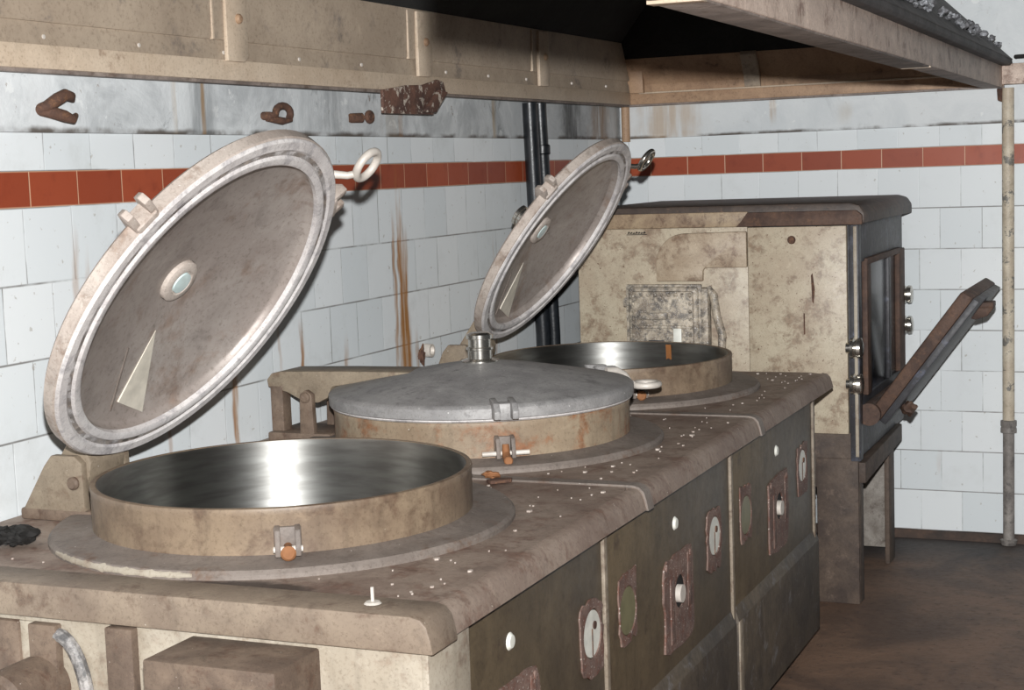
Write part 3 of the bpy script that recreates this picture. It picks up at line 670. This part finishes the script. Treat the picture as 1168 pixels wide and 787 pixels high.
# front beam and roof
m = MB(); m.box(9.26, 9.72, -30, -.3, 10.80, 11.32, .02)
fb = obj('front_beam', m, 'beam', hood)
m = MB(); m.box(9.20, 9.70, -25.1, -11.35, 10.775, 10.81, .01); m.box(9.24, 9.70, -30, -25.3, 10.79, 10.81, .01); m.box(9.28, 9.70, -11.3, -.3, 10.795, 10.81, .003)
obj('beam_flange', m, 'beamlow', fb)
obj('flange_end', MB().box(9.22, 9.72, -11.37, -11.27, 10.77, 10.80, .005), 'hood', fb)
obj('flange_end', MB().box(9.2, 9.74, -25.25, -25.05, 10.76, 10.82, .005), 'hood', fb)
m = slab([(9.9, -30, 11.40), (9.9, -.32, 11.40), (4.85, -3.6, 16.36), (4.85, -30, 16.36)], .06); m.prism([(9.64, 11.29), (9.9, 11.29), (9.94, 11.34), (9.92, 11.46), (9.64, 11.5)], 'y', -30, -.3, .01)
obj('roof_sheet', m, 'roof', hood)
m = MB(); m.box(9.66, 10.35, -.5, -.08, 10.86, 11.34, .03)
obj('corner_bracket', m, 'beam', hood)
m = MB(); m.box(4.4, 4.95, -30, -3.5, 16.15, 16.45, .02)
obj('ridge_cap', m, 'roof', hood)
m = MB(sag)
m.prism([(-13.95, 10.42), (-11.95, 10.42), (-11.35, 10.86), (-11.45, 11.06), (-11.7, 11.10), (-12.3, 10.98), (-13.0, 10.95), (-13.95, 10.84)], 'x', .50, .56, .012)
m.prism([(-12.5, 10.46), (-12.0, 10.46), (-11.45, 10.86), (-11.8, 10.9)], 'x', .57, .66, .02)
rp = obj('gusset_plate', m, grime('peeling_gusset', c8(112, 80, 66), c8(74, 54, 48), c8(222, 210, 194), .56, 14, .8, 0, .7, soft=.03), hood)
rp['label'] = 'rusted peeling gusset plate'
# dust and rubble on the hood's front beam
m = MB(); rnd = random.Random(3)
for k in range(70):
    yy = -1.5-18.5*rnd.random()**.9
    xx = 9.84-.26*rnd.random(); rr = .03+.075*rnd.random()**1.5; m.lump((xx, yy, 11.485+(9.9-xx)+rr*1.9), rr, k, .4, 2, (1, 1.5, .8))
tag(obj('dust_clump', m, 'dust', None, (9.7, -8, 11.4)), 'grey dust and rubble lying along the front edge of the hood', 'debris', kind='stuff')

# ------------------------------------------------------------------ pipes and wall fittings
sp = thing('hood_post', 'slim flaking cream pipe standing under the right hood corner', 'pipe', (9.83, -.28, -.2))
obj('pipe', MB().tube([(9.83, -.28, 2.7), (9.83, -.28, 10.785)], .14, 20), 'post', sp)
obj('lower_pipe', MB().tube([(9.83, -.28, -.2), (9.83, -.28, 2.72)], .135, 20), 'postlow', sp)
obj('collar', MB().lathe([(.13, 2.55), (.19, 2.57), (.19, 2.66), (.17, 2.7), (.19, 2.74), (.19, 2.85), (.13, 2.87)], (9.83, -.28, 0), n=24), 'postlow', sp)
obj('foot_flange', MB().lathe([(.13, -.05), (.2, -.08), (.17, -.2), (0, -.2)], (9.83, -.28, 0), n=24), 'postlow', sp)
obj('clamp', MB().prism([(9.6, 10.5), (9.7, 10.46), (9.72, 10.78), (9.58, 10.78)], 'y', -.36, -.2, .02), 'rust', sp)
obj('drop_pipe', MB().tube([(.27, -.2, 10.82), (.27, -.2, 9.9)], .11, 16), 'hoodback', hood)
pA = thing('black_pipe', 'left of the two black pipes on the left wall, thicker at the top', 'pipe', (.2, -5.9, -.2), 'black pipes on the left wall')
obj('pipe', MB().tube([(.22, -6.56, 10.76), (.22, -6.55, 10.5), (.22, -6.42, 8.0), (.22, -6.20, 5.5), (.22, -6.2, -.2)], .17, 16), 'black', pA)
pB = thing('black_pipe', 'right of the two black pipes on the left wall, nearer the corner', 'pipe', (.2, -5.3, -.2), 'black pipes on the left wall')
obj('pipe', MB().tube([(.22, -5.96, 10.76), (.22, -5.95, 10.5), (.22, -5.85, 9.2), (.22, -5.55, 5.5), (.22, -5.55, -.2)], .15, 16), 'black', pB)
for z in (9.6, 7.2): obj('joint', MB().lathe([(.15, z), (.18, z+.03), (.18, z+.2), (.15, z+.23)], (.22, -5.88 if z > 9 else -5.72, 0), n=20), 'black', pB)

h = thing('wall_clamp', 'rusty broken two-pronged clamp nearest the left edge of the photo', 'clamp', (.07, -22.7, 10.3), 'rusty clamps in the left plaster')
m = MB(); m.tube([(.02, -22.95, 10.26), (.14, -22.85, 10.30), (.22, -22.72, 10.40), (.24, -22.58, 10.46), (.22, -22.44, 10.44), (.20, -22.38, 10.39)], [.06, .08, .085, .08, .07, .03])
m.tube([(.02, -22.95, 10.26), (.14, -22.8, 10.24), (.24, -22.62, 10.18), (.26, -22.48, 10.14), (.22, -22.36, 10.20)], [.06, .085, .08, .06, .035])
obj('jaw', m, 'rust', h)
h = thing('wall_clamp', 'rusty clamp bent into a half ring above the nearest lid', 'clamp', (.07, -17, 10.3), 'rusty clamps in the left plaster')
m = MB(); m.tube([(.02, -17.5, 10.28), (.14, -17.35, 10.28)], .07)
m.tube([(.14, -17.4, 10.27)]+[(.18, -17.02+.2*math.cos(R(a))*1.15, 10.33+.12*math.sin(R(a))) for a in range(190, -60, -25)], [.05]+[.06]*10)
m.tube([(.10, -17.4, 10.25), (.2, -17.1, 10.20), (.2, -16.8, 10.22)], [.06, .06, .03])
obj('jaw', m, 'rust', h)
h = thing('wall_clamp', 'short rusty bolt stub with a round eye below the hood rail', 'clamp', (.07, -14.2, 10.3), 'rusty clamps in the left plaster')
m = MB(); m.tube([(.02, -14.6, 10.29), (.16, -14.3, 10.30)], .09); m.tube([(.17, -14.02+.11*math.cos(R(a)), 10.32+.08*math.sin(R(a))) for a in range(0, 360, 30)], .045, 10, closed=True)
m.lathe([(0, .2), (.05, .2), (.06, .1)], (0, -14.02, 10.32), 'x', 14)
obj('jaw', m, 'rust', h)
h = thing('pipe_stub', 'small broken pipe end set in the left wall tiles', 'pipe', (.02, -11.8, 5.8))
obj('stub', MB().lathe([(0, .1), (.07, .1), (.09, .16), (.13, .16), (.14, -.02)], (0, -11.84, 5.8), 'x', 20), 'pale', h)
obj('rust_crust', MB().lump((.05, -12.08, 5.72), .11, 5, .5, 3, (.5, .8, 1.6)), 'rust', h)
h = tag(obj('wall_bracket', MB().tube([(10.0, -.02, 11.5), (10.0, -.25, 11.5), (10.2, -.3, 11.5), (10.8, -.3, 11.46)], .05, 10), 'dark', None, (10.2, -.1, 11.5)), 'dark bracket on the back plaster beside the hood tip', 'bracket')

# ------------------------------------------------------------------ loose bits on the range top
m = MB(); cc = [(1.0, -25.25, .16), (1.2, -25.1, .15), (1.3, -25.16, .14), (1.15, -25.3, .13), (1.02, -25.05, .12), (.85, -25.4, .13), (1.28, -25.32, .1)]
for k, (x, y, r) in enumerate(cc): m.lump((x, y, 5.06+r*.62), r, k, .5, 3, (1, 1, .6))
dz = 5.055-min(v.co.z for v in m.bm.verts)
for v in m.bm.verts: v.co.z += dz
tag(obj('soot_lump', m, 'dark', None, (1.1, -25.2, 5.06)), 'black sooty lump on the near left of the range top', 'debris')
m = MB(); m.prism([(5.18, -20.5), (5.3, -20.62), (5.52, -20.42), (5.48, -20.3), (5.3, -20.34)], 'z', 5.075, 5.12, .008)
tag(obj('scrap_metal', m, 'rust', None, (5.35, -20.45, 5.075)), 'flat rusty scrap lying behind the nearest kettle', 'scrap')
m = MB(); m.lump((5.12, -20.2, 5.12), .1, 3, .4, 3, (1.2, .9, .5))
tag(obj('rust_flake', m, 'orange', None, (5.1, -20.2, 5.07)), 'orange crumb of rust beside the flat scrap', 'scrap')
m = MB(); m.lathe([(0, 5.095), (.09, 5.095), (.07, 5.115), (.02, 5.12)], (6.62, -26.42, 0), n=14); m.tube([(6.62, -26.42, 5.10), (6.62, -26.42, 5.26)], .018, 8)
tag(obj('nail', m, 'pale', None, (6.62, -26.42, 5.09)), 'pale nail standing on its head near the range corner', 'nail')
m = MB(); rnd = random.Random(11); cnt = 0
while cnt < 110:
    x = .4+6.6*rnd.random(); y = -26.0+17.2*rnd.random()
    if any((x-KX)**2+(y-q)**2 < 2.9**2 for q in KY): continue
    if any(abs(y-q) < .3 for q in (-26.4, -20.12, -14.18)) or x < 1.5: continue
    s = .008+.028*rnd.random()**4; a = rnd.random()*6.3
    pts = [(x+s*(1+.5*rnd.random())*math.cos(a+k*1.256), y+s*1.3*(1+.5*rnd.random())*math.sin(a+k*1.256)) for k in range(5)]
    m.prism(pts, 'z', 5.053, 5.066+s*.3); cnt += 1
tag(obj('paint_flakes', m, 'lid', None, (3.7, -17, 5.05)), 'pale paint flakes scattered over the kettle range top', 'debris', kind='stuff')

# ------------------------------------------------------------------ light, camera
L = bpy.data.lights.new('camera_flash', 'POINT'); L.energy = 1440; L.shadow_soft_size = .022; L.color = (1, 1, 1)
L.use_nodes = True
lt = L.node_tree; em = next(q for q in lt.nodes if q.type == 'EMISSION'); fo = lt.nodes.new('ShaderNodeLightFalloff')
fo.inputs['Strength'].default_value = 1.0; fo.inputs['Smooth'].default_value = 12.0
lt.links.new(fo.outputs['Quadratic'], em.inputs['Strength'])
lo = bpy.data.objects.new('camera_flash', L); lo.location = W((14.0, -39.6, 10.33)); col.objects.link(lo)
w = bpy.data.worlds.new('world'); sc.world = w; w.use_nodes = True
w.node_tree.nodes['Background'].inputs[0].default_value = (.8, .9, 1, 1); w.node_tree.nodes['Background'].inputs[1].default_value = .02

f, yaw, pitch, roll, cx, cy, cz = 1816.1461, .40949, -.10847, -.03593, 14.01, -39.7996, 9.2435
fw = Vector((-math.sin(yaw)*math.cos(pitch), math.cos(yaw)*math.cos(pitch), math.sin(pitch)))
rt = Vector((math.cos(yaw), math.sin(yaw), 0)); up = rt.cross(fw)
r = math.cos(roll)*rt+math.sin(roll)*up; u = -math.sin(roll)*rt+math.cos(roll)*up
cam = bpy.data.cameras.new('camera'); co = bpy.data.objects.new('camera', cam); col.objects.link(co)
mw = Matrix((r, u, -fw)).transposed().to_4x4(); mw.translation = W((cx, cy, cz)); co.matrix_world = mw
cam.sensor_fit = 'HORIZONTAL'; cam.sensor_width = 36; cam.lens = 36*f/1168; cam.clip_start = .05
sc.camera = co
vs = sc.view_settings; vs.view_transform = 'Standard'; vs.look = 'None'; vs.gamma = 1; vs.use_curve_mapping = False; vs.exposure = 0
